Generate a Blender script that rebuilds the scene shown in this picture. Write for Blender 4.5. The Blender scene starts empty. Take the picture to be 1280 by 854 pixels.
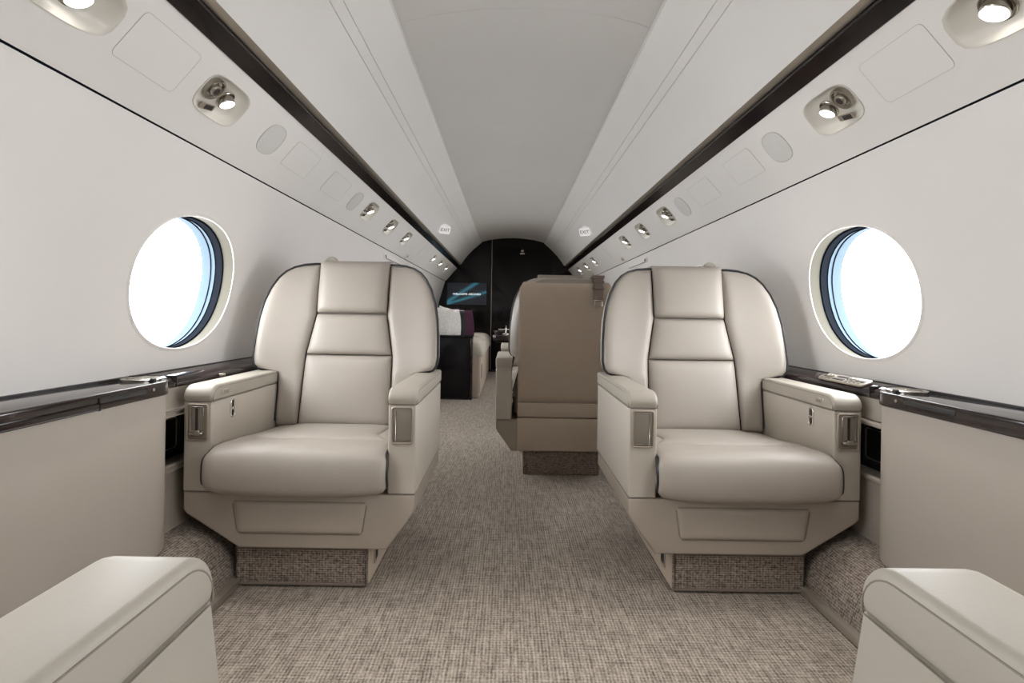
import bpy, bmesh, math, random
from mathutils import Vector, Matrix
R = math.radians
scene = bpy.context.scene
C = scene.collection
random.seed(4)

# ------------------------------------------------------------------ camera
CAMX, CAMH = -0.043, 0.79
FPX = 750.0                                   # focal length in pixels of the 1280 wide frame
cam_d = bpy.data.cameras.new('camera')
cam = bpy.data.objects.new('camera', cam_d)
C.objects.link(cam)
cam_d.sensor_fit = 'HORIZONTAL'
cam_d.sensor_width = 36.0
cam_d.lens = 36.0 * FPX / 1280.0
cam_d.shift_x = (640 - 636) / 1280.0
cam_d.shift_y = (394.6 - 427) / 1280.0
cam_d.clip_start = 0.02
cam.matrix_world = Matrix.Translation((CAMX, 0, CAMH)) @ Matrix.Rotation(R(90), 4, 'X') @ Matrix.Rotation(R(0.87), 4, 'Z')
scene.camera = cam

# ------------------------------------------------------------------ daylight, exposure
world = bpy.data.worlds.new('overcast')
scene.world = world
world.use_nodes = True
bg = world.node_tree.nodes['Background']
bg.inputs['Color'].default_value = (0.96, 0.98, 1.0, 1)
bg.inputs['Strength'].default_value = 6.6
scene.view_settings.view_transform = 'Standard'
scene.view_settings.look = 'None'
scene.view_settings.gamma = 1.0
scene.view_settings.use_curve_mapping = False
scene.view_settings.exposure = 1.2
WIN_Y = [1.87 + 1.45 * k for k in range(-3, 4)]
WIN_Z, WIN_A, WIN_B = 0.876, 0.286, 0.202
PITCH = 1.45
Y_AFT, Y_FWD = -3.205, 8.42

# ------------------------------------------------------------------ materials
def nm(name):
    m = bpy.data.materials.new(name); m.use_nodes = True
    return m, m.node_tree, m.node_tree.nodes['Principled BSDF']
def setp(p, col=None, rough=None, metal=None, coat=None, spec=None, sheen=None):
    if col is not None: p.inputs['Base Color'].default_value = (*col, 1)
    if rough is not None: p.inputs['Roughness'].default_value = rough
    if metal is not None: p.inputs['Metallic'].default_value = metal
    if coat is not None:
        p.inputs['Coat Weight'].default_value = coat; p.inputs['Coat Roughness'].default_value = 0.04
    if spec is not None: p.inputs['Specular IOR Level'].default_value = spec
    if sheen is not None: p.inputs['Sheen Weight'].default_value = sheen
def node(t, typ, **kw):
    n = t.nodes.new(typ)
    for k, v in kw.items():
        if k in n.inputs: n.inputs[k].default_value = v
        else: setattr(n, k, v)
    return n
def noisy(name, col, rough, var=0.04, scale=6.0, bump=0.0, bscale=300.0, **kw):
    m, t, p = nm(name); setp(p, col, rough, **kw)
    tc = node(t, 'ShaderNodeTexCoord')
    n = node(t, 'ShaderNodeTexNoise', Scale=scale, Detail=4.0)
    t.links.new(tc.outputs['Object'], n.inputs['Vector'])
    r = node(t, 'ShaderNodeValToRGB')
    r.color_ramp.elements[0].position = 0.3; r.color_ramp.elements[1].position = 0.7
    r.color_ramp.elements[0].color = (*[c * (1 - var) for c in col], 1)
    r.color_ramp.elements[1].color = (*[min(1, c * (1 + var)) for c in col], 1)
    t.links.new(n.outputs['Fac'], r.inputs['Fac'])
    t.links.new(r.outputs['Color'], p.inputs['Base Color'])
    if bump:
        v = node(t, 'ShaderNodeTexVoronoi', Scale=bscale)
        t.links.new(tc.outputs['Object'], v.inputs['Vector'])
        b = node(t, 'ShaderNodeBump', Strength=bump, Distance=0.001)
        t.links.new(v.outputs['Distance'], b.inputs['Height'])
        t.links.new(b.outputs['Normal'], p.inputs['Normal'])
    return m
def carpet(name, along, across, dark, light, q=(11, 100, 90, 12), fs=1.0):
    """looped tweed: threads run along one object axis, with cross ribs; along/across are weights on x, y, z"""
    m, t, p = nm(name); setp(p, rough=0.95, spec=0.1, sheen=0.15)
    tc = node(t, 'ShaderNodeTexCoord')
    def dot(w):
        d = node(t, 'ShaderNodeVectorMath', operation='DOT_PRODUCT')
        d.inputs[1].default_value = w
        t.links.new(tc.outputs['Object'], d.inputs[0]); return d.outputs['Value']
    a, c = dot(along), dot(across)
    def nz(sa, sc, seed, detail=2.0):
        cb = node(t, 'ShaderNodeCombineXYZ')
        for src, s, k in ((a, sa, 0), (c, sc, 1)):
            mu = node(t, 'ShaderNodeMath', operation='MULTIPLY'); mu.inputs[1].default_value = s
            t.links.new(src, mu.inputs[0]); t.links.new(mu.outputs[0], cb.inputs[k])
        cb.inputs[2].default_value = seed
        n = node(t, 'ShaderNodeTexNoise', Scale=1.0, Detail=detail)
        t.links.new(cb.outputs[0], n.inputs['Vector']); return n.outputs['Fac']
    def mixn(x, y, f):
        mx = node(t, 'ShaderNodeMix'); mx.inputs[0].default_value = f
        t.links.new(x, mx.inputs[2]); t.links.new(y, mx.inputs[3]); return mx.outputs[0]
    def rib(src, freq):
        mu = node(t, 'ShaderNodeMath', operation='MULTIPLY'); mu.inputs[1].default_value = freq * 2 * math.pi
        t.links.new(src, mu.inputs[0]); sn = node(t, 'ShaderNodeMath', operation='SINE'); t.links.new(mu.outputs[0], sn.inputs[0])
        ma = node(t, 'ShaderNodeMath', operation='MULTIPLY_ADD'); ma.inputs[1].default_value = 0.22; ma.inputs[2].default_value = 0.5
        t.links.new(sn.outputs[0], ma.inputs[0]); return ma.outputs[0]
    ribs = mixn(rib(c, 92 * fs), rib(a, 70 * fs), 0.35)
    h = mixn(mixn(mixn(nz(q[0], q[1], 1.3), nz(q[2], q[3], 7.1), 0.40), nz(130 * fs, 150 * fs, 3.7), 0.38), ribs, 0.30)
    r = node(t, 'ShaderNodeValToRGB')
    e = r.color_ramp.elements
    e[0].position = 0.39; e[0].color = (*dark, 1)
    e[1].position = 0.61; e[1].color = (*light, 1)
    t.links.new(h, r.inputs['Fac']); t.links.new(r.outputs['Color'], p.inputs['Base Color'])
    b = node(t, 'ShaderNodeBump', Strength=0.9, Distance=0.004)
    t.links.new(h, b.inputs['Height']); t.links.new(b.outputs['Normal'], p.inputs['Normal'])
    return m
def wood(name, c0, c1, coat=0.35, spec=0.4, rough=0.18):
    m, t, p = nm(name); setp(p, rough=rough, coat=coat, spec=spec)
    tc = node(t, 'ShaderNodeTexCoord'); mp = node(t, 'ShaderNodeMapping')
    mp.inputs['Scale'].default_value = (14, 1.6, 14)
    t.links.new(tc.outputs['Object'], mp.inputs['Vector'])
    n = node(t, 'ShaderNodeTexNoise', Scale=3.0, Detail=8.0, Distortion=1.6)
    t.links.new(mp.outputs['Vector'], n.inputs['Vector'])
    r = node(t, 'ShaderNodeValToRGB')
    r.color_ramp.elements[0].position = 0.35; r.color_ramp.elements[0].color = (*c0, 1)
    r.color_ramp.elements[1].position = 0.68; r.color_ramp.elements[1].color = (*c1, 1)
    t.links.new(n.outputs['Fac'], r.inputs['Fac']); t.links.new(r.outputs['Color'], p.inputs['Base Color'])
    return m
def emis(name, col, s):
    m, t, p = nm(name); setp(p, (0.8, 0.8, 0.8), 0.4)
    p.inputs['Emission Color'].default_value = (*col, 1); p.inputs['Emission Strength'].default_value = s
    return m
def glass(name):
    m, t, p = nm(name)
    out = t.nodes['Material Output']
    tr = node(t, 'ShaderNodeBsdfTransparent'); gl = node(t, 'ShaderNodeBsdfGlossy', Roughness=0.02)
    mx = node(t, 'ShaderNodeMixShader'); mx.inputs[0].default_value = 0.04
    t.links.new(tr.outputs[0], mx.inputs[1]); t.links.new(gl.outputs[0], mx.inputs[2])
    t.links.new(mx.outputs[0], out.inputs['Surface'])
    return m
def screen_mat(name):
    """dark slate picture with two teal light streaks, as shown on the monitor"""
    m, t, p = nm(name); setp(p, (0.01, 0.01, 0.012), 0.15)
    tc = node(t, 'ShaderNodeTexCoord')
    def streak(w, off, width):
        d = node(t, 'ShaderNodeVectorMath', operation='DOT_PRODUCT'); d.inputs[1].default_value = w
        t.links.new(tc.outputs['Object'], d.inputs[0])
        a = node(t, 'ShaderNodeMath', operation='SUBTRACT'); a.inputs[1].default_value = off
        t.links.new(d.outputs['Value'], a.inputs[0])
        b = node(t, 'ShaderNodeMath', operation='ABSOLUTE'); t.links.new(a.outputs[0], b.inputs[0])
        r = node(t, 'ShaderNodeMapRange'); r.inputs['From Max'].default_value = width
        r.inputs['To Min'].default_value = 1; r.inputs['To Max'].default_value = 0
        t.links.new(b.outputs[0], r.inputs['Value']); return r.outputs[0]
    s1 = streak((-0.55, 0, 0.83), 0.055, 0.035); s2 = streak((-0.3, 0, 0.95), -0.055, 0.028)
    ad = node(t, 'ShaderNodeMath', operation='ADD'); t.links.new(s1, ad.inputs[0]); t.links.new(s2, ad.inputs[1])
    r = node(t, 'ShaderNodeValToRGB')
    r.color_ramp.elements[0].color = (0.012, 0.016, 0.024, 1); r.color_ramp.elements[1].color = (0.05, 0.28, 0.38, 1)
    t.links.new(ad.outputs[0], r.inputs['Fac']); t.links.new(r.outputs['Color'], p.inputs['Emission Color'])
    p.inputs['Emission Strength'].default_value = 0.22
    return m

M = {}
M['leather'] = noisy('cream_leather', (0.365, 0.326, 0.285), 0.44, 0.025, 9, 0.10, 420)
M['leather_shell'] = noisy('beige_leather', (0.375, 0.325, 0.27), 0.46, 0.02, 8, 0.10, 420)
M['leather_pad'] = noisy('ivory_leather', (0.41, 0.375, 0.32), 0.45, 0.02, 8, 0.10, 420)
M['taupe'] = noisy('taupe_leather', (0.52, 0.435, 0.35), 0.55, 0.03, 10, 0.10, 420)
M['piping'] = noisy('black_piping', (0.018, 0.017, 0.02), 0.4)
M['seam'] = noisy('seam_thread', (0.25, 0.22, 0.185), 0.7)  # slightly darker leather tone for seams and pad joints
M['wall'] = noisy('wall_ultraleather', (0.86, 0.83, 0.805), 0.55, 0.012, 3)
M['valance'] = noisy('valance_ultraleather', (0.88, 0.86, 0.835), 0.5, 0.012, 3)
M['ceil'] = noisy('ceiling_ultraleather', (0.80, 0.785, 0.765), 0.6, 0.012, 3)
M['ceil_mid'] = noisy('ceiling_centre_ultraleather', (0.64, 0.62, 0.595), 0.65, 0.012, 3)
M['panel'] = noisy('beige_sidewall', (0.45, 0.40, 0.345), 0.5, 0.015, 5)
M['wood'] = wood('dark_wood', (0.010, 0.007, 0.007), (0.030, 0.017, 0.016), 0.12, 0.4, 0.09)
M['black'] = noisy('black_lacquer', (0.006, 0.006, 0.007), 0.14, 0.1, 4, spec=0.25)
M['bulk'] = wood('bulkhead_wood', (0.002, 0.0016, 0.002), (0.007, 0.005, 0.005), 0.12, 0.25)
M['rail'] = wood('rail_wood', (0.005, 0.004, 0.004), (0.02, 0.012, 0.011), 0.1, 0.3)
M['dark'] = noisy('dark_plastic', (0.02, 0.019, 0.019), 0.45)
M['metal'] = noisy('satin_nickel', (0.46, 0.43, 0.385), 0.25, 0.03, 20, metal=1.0)
M['bronze'] = noisy('taupe_metal', (0.42, 0.37, 0.31), 0.38, 0.03, 20, metal=0.6)
M['bowl'] = noisy('unit_housing', (0.70, 0.67, 0.61), 0.3, 0.01, 4)
M['reveal'] = noisy('window_reveal', (0.10, 0.094, 0.076), 0.8, 0.01, 4, spec=0.1)  # cream darkened in the colour to offset the strong daylight on it
M['gasket'] = noisy('window_gasket', (0.010, 0.012, 0.016), 1.0, spec=0.0)
M['shadering'] = noisy('window_track', (0.085, 0.115, 0.145), 0.9, 0.02, 4, spec=0.05)
M['grille'] = noisy('speaker_cloth', (0.72, 0.715, 0.695), 0.8, 0.03, 200)
M['line'] = noisy('joint_grey', (0.58, 0.555, 0.53), 0.7)
M['plate'] = noisy('arm_plate', (0.27, 0.235, 0.195), 0.4, 0.02, 20, metal=0.3)
M['chrome'] = noisy('bright_chrome', (0.80, 0.78, 0.75), 0.15, 0.02, 20, metal=1.0)
M['leather_arm'] = noisy('arm_leather', (0.49, 0.445, 0.385), 0.46, 0.02, 8, 0.10, 420)
M['carpet_k_left'] = carpet('carpet_kick_left', (0, 1, 0), (-0.7, 0, 0.7), (0.065, 0.048, 0.04), (0.40, 0.335, 0.28), (80, 150, 140, 75), 1.7)
M['glass'] = glass('clear_pane')
M['lamp'] = emis('lamp_lens', (1.0, 0.96, 0.9), 4.0)
M['screen'] = screen_mat('screen_picture')
M['text_white'] = emis('screen_text', (0.9, 0.95, 1), 0.45)
M['sign'] = emis('sign_face', (0.95, 0.93, 0.92), 0.12)
M['sign_red'] = noisy('sign_red', (0.10, 0.012, 0.012), 0.5)
M['redmark'] = noisy('placard_red', (0.35, 0.12, 0.10), 0.5)
M['carpet'] = carpet('carpet_tweed', (0, 1, 0), (1, 0, 0), (0.095, 0.074, 0.059), (0.42, 0.36, 0.298), (14, 130, 115, 16), 1.3)
M['carpet_v'] = carpet('carpet_upright', (1, 1, 0), (0, 0, 1), (0.065, 0.048, 0.04), (0.40, 0.335, 0.28), (80, 150, 140, 75), 1.7)
M['carpet_k'] = carpet('carpet_kick', (0, 1, 0), (0.7, 0, 0.7), (0.065, 0.048, 0.04), (0.40, 0.335, 0.28), (80, 150, 140, 75), 1.7)
M['binding'] = noisy('carpet_binding', (0.17, 0.135, 0.11), 0.8, 0.1, 200)
M['pillow_white'] = noisy('white_weave', (0.70, 0.68, 0.66), 0.9, 0.12, 60, 0.5, 90)
M['pillow_plum'] = noisy('plum_velvet', (0.055, 0.008, 0.03), 0.8, 0.2, 30)
M['pillow_black'] = noisy('black_velvet', (0.012, 0.012, 0.014), 0.8, 0.2, 30)
M['strap'] = noisy('taupe_webbing', (0.20, 0.16, 0.135), 0.7, 0.1, 120)
M['sofa'] = noisy('sofa_fabric', (0.52, 0.47, 0.40), 0.8, 0.04, 20)

# ------------------------------------------------------------------ mesh helpers
def finish(name, me, mat, parent=None, smooth=35, recalc=True):
    bm = bmesh.new(); bm.from_mesh(me)
    if recalc: bmesh.ops.recalc_face_normals(bm, faces=bm.faces)
    bm.to_mesh(me); bm.free()
    if smooth:
        me.polygons.foreach_set('use_smooth', [True] * len(me.polygons))
        me.set_sharp_from_angle(angle=R(smooth))
    me.materials.append(M[mat] if isinstance(mat, str) else mat)
    o = bpy.data.objects.new(name, me); C.objects.link(o)
    if parent: o.parent = parent
    return o
def pd(name, v, f, mat, parent=None, smooth=35, recalc=True):
    me = bpy.data.meshes.new(name); me.from_pydata([tuple(p) for p in v], [], f); me.update()
    return finish(name, me, mat, parent, smooth, recalc)
def bmobj(name, bm, mat, parent=None, smooth=35):
    me = bpy.data.meshes.new(name); bm.to_mesh(me); bm.free()
    return finish(name, me, mat, parent, smooth)
def rbox(name, x0, x1, y0, y1, z0, z1, mat, parent=None, bev=0.004, seg=3):
    bm = bmesh.new(); bmesh.ops.create_cube(bm, size=1)
    for v in bm.verts:
        v.co = Vector(((x0 + x1) / 2 + v.co.x * (x1 - x0), (y0 + y1) / 2 + v.co.y * (y1 - y0), (z0 + z1) / 2 + v.co.z * (z1 - z0)))
    if bev: bmesh.ops.bevel(bm, geom=bm.edges[:], offset=bev, segments=seg, affect='EDGES', profile=0.5)
    return bmobj(name, bm, mat, parent)
def prism(name, outline, a0, a1, axis, mat, parent=None, bev=0.0, seg=3, smooth=35):
    """outline of 2-d points extruded along an axis: 'x' (y,z), 'y' (x,z), 'z' (x,y)"""
    def p3(p, a):
        return {'x': (a, p[0], p[1]), 'y': (p[0], a, p[1]), 'z': (p[0], p[1], a)}[axis]
    bm = bmesh.new()
    A = [bm.verts.new(p3(p, a0)) for p in outline]; B = [bm.verts.new(p3(p, a1)) for p in outline]
    n = len(outline)
    caps = [bm.faces.new(A), bm.faces.new(B[::-1])]
    for i in range(n): bm.faces.new((A[i], A[(i + 1) % n], B[(i + 1) % n], B[i]))
    if bev:
        ed = list({e for f in caps for e in f.edges})
        bmesh.ops.recalc_face_normals(bm, faces=bm.faces)
        bmesh.ops.bevel(bm, geom=ed, offset=bev, segments=seg, affect='EDGES', profile=0.5)
    return bmobj(name, bm, mat, parent, smooth)
def arc(cx, cy, r, a0, a1, n, ry=None):
    ry = ry or r
    return [(cx + r * math.cos(R(a0 + (a1 - a0) * i / n)), cy + ry * math.sin(R(a0 + (a1 - a0) * i / n))) for i in range(n + 1)]
def rrect(x0, x1, y0, y1, r, n=5):
    return arc(x1 - r, y1 - r, r, 0, 90, n) + arc(x0 + r, y1 - r, r, 90, 180, n) + arc(x0 + r, y0 + r, r, 180, 270, n) + arc(x1 - r, y0 + r, r, 270, 360, n)
def catmull(pts, k=6, closed=False):
    P = [Vector(p) for p in pts]; n = len(P); out = []
    rng = range(n if closed else n - 1)
    for i in rng:
        g = (lambda j: P[j % n]) if closed else (lambda j: P[max(0, min(n - 1, j))])
        a, b, c, d = g(i - 1), g(i), g(i + 1), g(i + 2)
        for q in range(k):
            t = q / k
            out.append(0.5 * ((2 * b) + (c - a) * t + (2 * a - 5 * b + 4 * c - d) * t * t + (3 * b - a - 3 * c + d) * t ** 3))
    if not closed: out.append(P[-1].copy())
    return out
def tube(name, pts, rad, mat, parent=None, sides=8, closed=False):
    P = [Vector(p) for p in pts]; n = len(P); v = []; f = []
    up = None
    for i in range(n):
        a = P[(i - 1) % n] if closed or i > 0 else P[i]
        b = P[(i + 1) % n] if closed or i < n - 1 else P[i]
        t = (b - a)
        t = t.normalized() if t.length > 1e-9 else Vector((0, 0, 1))
        if up is None:
            up = Vector((0, 0, 1)) if abs(t.z) < 0.9 else Vector((1, 0, 0))
        s = t.cross(up)
        if s.length < 1e-6: s = t.cross(Vector((0, 1, 0.3)))
        s.normalize(); up = s.cross(t).normalized()
        for q in range(sides):
            an = 2 * math.pi * q / sides
            v.append(P[i] + (s * math.cos(an) + up * math.sin(an)) * rad)
    for i in range(n if closed else n - 1):
        for q in range(sides):
            j = (i + 1) % n
            f.append((i * sides + q, i * sides + (q + 1) % sides, j * sides + (q + 1) % sides, j * sides + q))
    if not closed:
        f.append(tuple(range(sides))); f.append(tuple((n - 1) * sides + q for q in range(sides))[::-1])
    return pd(name, v, f, mat, parent, 60)
def lathe(name, prof, mat, parent=None, seg=28, axis_mat=None):
    """profile of (radius, height) turned about local z"""
    v = []; f = []
    for r, z in prof:
        for q in range(seg):
            a = 2 * math.pi * q / seg
            v.append(Vector((r * math.cos(a), r * math.sin(a), z)))
    for i in range(len(prof) - 1):
        for q in range(seg):
            f.append((i * seg + q, i * seg + (q + 1) % seg, (i + 1) * seg + (q + 1) % seg, (i + 1) * seg + q))
    if prof[0][0] > 1e-5: f.append(tuple(range(seg))[::-1])
    if prof[-1][0] > 1e-5: f.append(tuple((len(prof) - 1) * seg + q for q in range(seg)))
    if axis_mat: v = [axis_mat @ p for p in v]
    return pd(name, v, f, mat, parent, 40)
def spaced(n):                                   # samples crowded at both ends
    return [0.5 - 0.5 * math.cos(math.pi * i / n) for i in range(n + 1)]
def puff(s, p=7.0, q=2.2):
    return max(0.0, 1 - abs(2 * s - 1) ** p) ** (1 / q)
def cushion(name, P, thick, mat, parent=None, ns=20, nt=24, p=7.0, q=2.2, back=0.0, crown=0.0):
    """P(s, t, d) -> 3-d point; a padded panel with rounded edges, thick at the middle"""
    S, T = spaced(ns), spaced(nt); v = []; f = []
    for t in T:
        for s in S:
            v.append(P(s, t, thick * puff(s, p, q) * puff(t, p, q) + crown * math.sin(math.pi * s) * math.sin(math.pi * t)))
    w = ns + 1
    for j in range(nt):
        for i in range(ns):
            f.append((j * w + i, j * w + i + 1, (j + 1) * w + i + 1, (j + 1) * w + i))
    ring = [i for i in range(w)] + [j * w + ns for j in range(1, nt + 1)] + [nt * w + i for i in range(ns - 1, -1, -1)] + [j * w for j in range(nt - 1, 0, -1)]
    st = []
    for i in range(w): st.append((S[i], 0))
    for j in range(1, nt + 1): st.append((1, T[j]))
    for i in range(ns - 1, -1, -1): st.append((S[i], 1))
    for j in range(nt - 1, 0, -1): st.append((0, T[j]))
    base = len(v)
    for s, t in st: v.append(P(s, t, -back - 0.004))
    n = len(ring)
    for i in range(n): f.append((ring[i], ring[(i + 1) % n], base + (i + 1) % n, base + i))
    f.append(tuple(base + i for i in range(n)))
    return pd(name, v, f, mat, parent, 50)
def empty(name, loc=(0, 0, 0), rz=0.0):
    o = bpy.data.objects.new(name, None); C.objects.link(o)
    o.location = loc; o.rotation_euler = (0, 0, rz); o.empty_display_size = 0.05
    return o
def tag(o, label, cat, group=None, kind=None):
    o['label'] = label; o['category'] = cat
    if group: o['group'] = group
    if kind: o['kind'] = kind
    return o
def copy_tree(o, parent=None):
    c = o.copy(); C.objects.link(c)
    if parent: c.parent = parent
    for ch in list(o.children): copy_tree(ch, c)
    return c
def text_mesh(name, body, size, mat, parent, M4, extrude=0.0006):
    cu = bpy.data.curves.new(name, 'FONT'); cu.body = body; cu.size = size; cu.align_x = 'CENTER'; cu.align_y = 'CENTER'; cu.extrude = extrude
    t = bpy.data.objects.new(name + '_tmp', cu); C.objects.link(t)
    dg = bpy.context.evaluated_depsgraph_get(); dg.update()
    me = bpy.data.meshes.new_from_object(t.evaluated_get(dg))
    bpy.data.objects.remove(t)
    me.transform(M4); me.materials.clear()
    o = finish(name, me, mat, parent, 0, False)
    return o
def interp(x, tab):
    if x <= tab[0][0]: return tab[0][1]
    for (a, va), (b, vb) in zip(tab, tab[1:]):
        if x <= b: return va + (vb - va) * (x - a) / (b - a)
    return tab[-1][1]

# ------------------------------------------------------------------ cabin shell
def wall_x(z):                                   # half width of the sidewall at a height
    u = (1.262 - z) / (1.262 - 0.60)
    return 0.942 + 0.138 * u + 0.022 * math.sin(math.pi * max(0, min(1, u)))
def holed_patch(name, a0, a1, b0, b1, hole, fmap, mat, parent, rings=10, nseg=88):
    ca, cb, ra, rb, n = hole
    ang = sorted([2 * math.pi * i / nseg for i in range(nseg)] + [math.atan2(y - cb, x - ca) % (2 * math.pi) for x in (a0, a1) for y in (b0, b1)])
    v = []; f = []
    for an in ang:
        c, s = math.cos(an), math.sin(an)
        r0 = 1 / ((abs(c / ra) ** n + abs(s / rb) ** n) ** (1 / n))
        r1 = min([(a1 - ca) / c if c > 1e-9 else 1e9, (a0 - ca) / c if c < -1e-9 else 1e9,
                  (b1 - cb) / s if s > 1e-9 else 1e9, (b0 - cb) / s if s < -1e-9 else 1e9])
        for k in range(rings + 1):
            r = r0 + (r1 - r0) * k / rings
            v.append(fmap(ca + r * c, cb + r * s))
    N = len(ang); w = rings + 1
    for i in range(N):
        for k in range(rings):
            j = (i + 1) % N
            f.append((i * w + k, j * w + k, j * w + k + 1, i * w + k + 1))
    return pd(name, v, f, mat, parent, 30, False)
def strip(name, pts, y0, y1, mat, parent, sx=1, thick=0.008, ny=1, smooth=30):
    """a cross-section polyline of (x,z) run along the cabin, given thickness outward"""
    n = len(pts); nrm = []
    for i in range(n):
        a = Vector(pts[max(0, i - 1)]); b = Vector(pts[min(n - 1, i + 1)]); d = (b - a).normalized()
        q = Vector((-d.y, d.x))
        if q.x * pts[i][0] + q.y * (pts[i][1] - 0.8) < 0: q = -q
        nrm.append(q)
    sec = [Vector(p) for p in pts] + [Vector(pts[i]) + nrm[i] * thick for i in range(n - 1, -1, -1)]
    return prism(name, [(sx * p.x, p.y) for p in sec], y0, y1, 'y', mat, parent, 0, 3, smooth)

VA, VB = Vector((0.94, 1.26)), Vector((0.772, 1.4535))
VL = (VB - VA).length
VT = (VB - VA) / VL
VN = Vector((-VT.y, VT.x))
if VN.x > 0: VN = -VN
def V(sx, y, s, d=0.0):                          # a point on the slanted overhead panel
    p = VA + (VB - VA) * s + VN * d
    return Vector((sx * p.x, y, p.y))

floor = pd('floor', [(-1.12, Y_AFT, 0), (1.12, Y_AFT, 0), (1.12, Y_FWD, 0), (-1.12, Y_FWD, 0), (-1.12, Y_AFT, -0.05), (1.12, Y_AFT, -0.05), (1.12, Y_FWD, -0.05), (-1.12, Y_FWD, -0.05)],
           [(0, 1, 2, 3), (4, 7, 6, 5), (0, 4, 5, 1), (1, 5, 6, 2), (2, 6, 7, 3), (3, 7, 4, 0)], 'carpet', None, 0)
tag(floor, 'taupe tweed looped carpet running down the cabin aisle', 'floor', kind='structure')

PSU_BIG = [1.02]
PSU_Y = [1.662, 3.42, 4.02, 4.62, 6.30, 6.92, 7.56]
PSU_Y_AFT = [-0.35, -1.9]
for sx, side in ((-1, 'left'), (1, 'right')):
    w = empty('wall_' + side)
    tag(w, 'off-white curved cabin sidewall with oval windows, %s' % ('near the black cabinet' if sx < 0 else 'next to the ledge with control buttons'), 'wall', kind='structure')
    for yc in WIN_Y:
        y0, y1 = yc - PITCH / 2, yc + PITCH / 2
        holed_patch('wall_panel', y0, y1, 0.56, 1.275, (yc, WIN_Z, WIN_A, WIN_B, 2.15), lambda a, b: Vector((sx * wall_x(b), a, b)), 'wall', w)
        holed_patch('leak_block_skin', yc - PITCH / 2 - 0.01, max(y1, yc + PITCH / 2 + 0.01), 0.40, 1.40, (yc, WIN_Z + 0.02, WIN_A + 0.05, WIN_B + 0.05, 2.15), lambda a, b: Vector((sx * (wall_x(b) + 0.105), a, b)), 'dark', w, 4, 60)  # unseen skin added outside the panel to stop daylight leaks
    yl = WIN_Y[-1] + PITCH / 2
    for nm_, off, m_ in (('wall_panel', 0, 'wall'), ('leak_block_skin', 0.105, 'dark')):  # windowless end bay; its outer layer is only added to block light
        zs = [0.40 + 0.05 * i for i in range(21)] if off else [0.56 + 0.715 * i / 16 for i in range(17)]
        vv = [Vector((sx * (wall_x(z) + off), y, z)) for z in zs for y in (yl, Y_FWD)]
        pd(nm_, vv, [(2 * i, 2 * i + 1, 2 * i + 3, 2 * i + 2) for i in range(len(zs) - 1)], m_, w, 30, False)
    # lower sidewall beside the seats, with a dark recess
    rbox('lower_sidewall', sx * 0.992, sx * 1.12, Y_AFT, Y_FWD, 0.12, 0.345, 'panel', w, 0.004)
    rbox('lower_sidewall', sx * 0.986, sx * 1.12, Y_AFT, Y_FWD, 0.51, 0.580, 'panel', w, 0.004)
    rbox('recess_lining', sx * 1.06, sx * 1.12, Y_AFT, Y_FWD, 0.33, 0.52, 'dark', w, 0)
    rbox('recess_lip', sx * 0.980, sx * 1.00, 1.45, Y_FWD, 0.493, 0.508, 'panel', w, 0.004)
    rbox('recess_lip', sx * 0.985, sx * 1.00, 1.45, Y_FWD, 0.338, 0.352, 'panel', w, 0.004)
    # slanted overhead panel, split round each recessed service unit
    cuts = [(Y_AFT, None)]
    units = sorted([(y, 0.19) for y in PSU_BIG] + [(y, 0.112) for y in PSU_Y] + [(y, 0.112) for y in PSU_Y_AFT])
    cur = Y_AFT
    for y, hw in units:
        a, b = y - hw - 0.02, y + hw + 0.02
        pd('overhead_panel', [V(sx, cur, 0), V(sx, a, 0), V(sx, a, 1), V(sx, cur, 1)], [(0, 1, 2, 3)], 'valance', w, 0, False)
        holed_patch('overhead_panel', a, b, 0.0, VL, (y, 0.57 * VL, hw, 0.058, 3.6), lambda p, q: V(sx, p, q / VL), 'valance', w, 6, 64)
        cur = b
    pd('overhead_panel', [V(sx, cur, 0), V(sx, Y_FWD, 0), V(sx, Y_FWD, 1), V(sx, cur, 1)], [(0, 1, 2, 3)], 'valance', w, 0, False)
    strip('panel_lip', [(0.9390, 1.2600), (0.948, 1.2550)], Y_AFT, Y_FWD, 'gasket', w, sx, 0.006)
    # joints in the overhead panel: two removable covers per bay
    for y0, y1, s0, s1 in ((1.25, 1.475, 0.34, 0.80), (2.17, 2.42, 0.36, 0.78), (2.62, 2.90, 0.36, 0.78), (5.45, 5.70, 0.36, 0.78)):
        ol = rrect(y0, y1, s0 * VL, s1 * VL, 0.014)
        vv = [V(sx, a, b / VL, 0.0009) for a, b in ol] + [V(sx, a, b / VL, -0.002) for a, b in ol]; n = len(ol)
        cov = pd('access_cover', vv, [tuple(range(n))] + [(i, (i + 1) % n, n + (i + 1) % n, n + i) for i in range(n)], 'valance', w, 30)
        tube('cover_joint', [V(sx, a, b / VL, 0.0009) for a, b in rrect(y0 - .0004, y1 + .0004, s0 * VL - .0004, s1 * VL + .0004, 0.014)], 0.0005, 'line', cov, 6, True)
    # kick panel in carpet with a base strip
    kp = [(0.828, 0.022), (0.842, 0.075), (0.872, 0.122), (0.915, 0.150), (0.995, 0.168)]
    kp = [(p.x, p.y) for p in catmull([(a, b, 0) for a, b in kp], 5)]
    bb = prism('baseboard_' + side, [(sx * a, b) for a, b in kp] + [(sx * 1.0, 0.0), (sx * 0.835, 0.0)], Y_AFT, Y_FWD, 'y', 'carpet_k' if sx > 0 else 'carpet_k_left')
    tag(bb, 'sloping carpeted kick panel along the cabin floor, %s' % ('near the black cabinet' if sx < 0 else 'on the control-button side'), 'baseboard', kind='structure')
    rbox('base_strip', sx * 0.808, sx * 0.836, Y_AFT, Y_FWD, 0.0005, 0.022, 'bronze', bb, 0.006)
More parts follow.
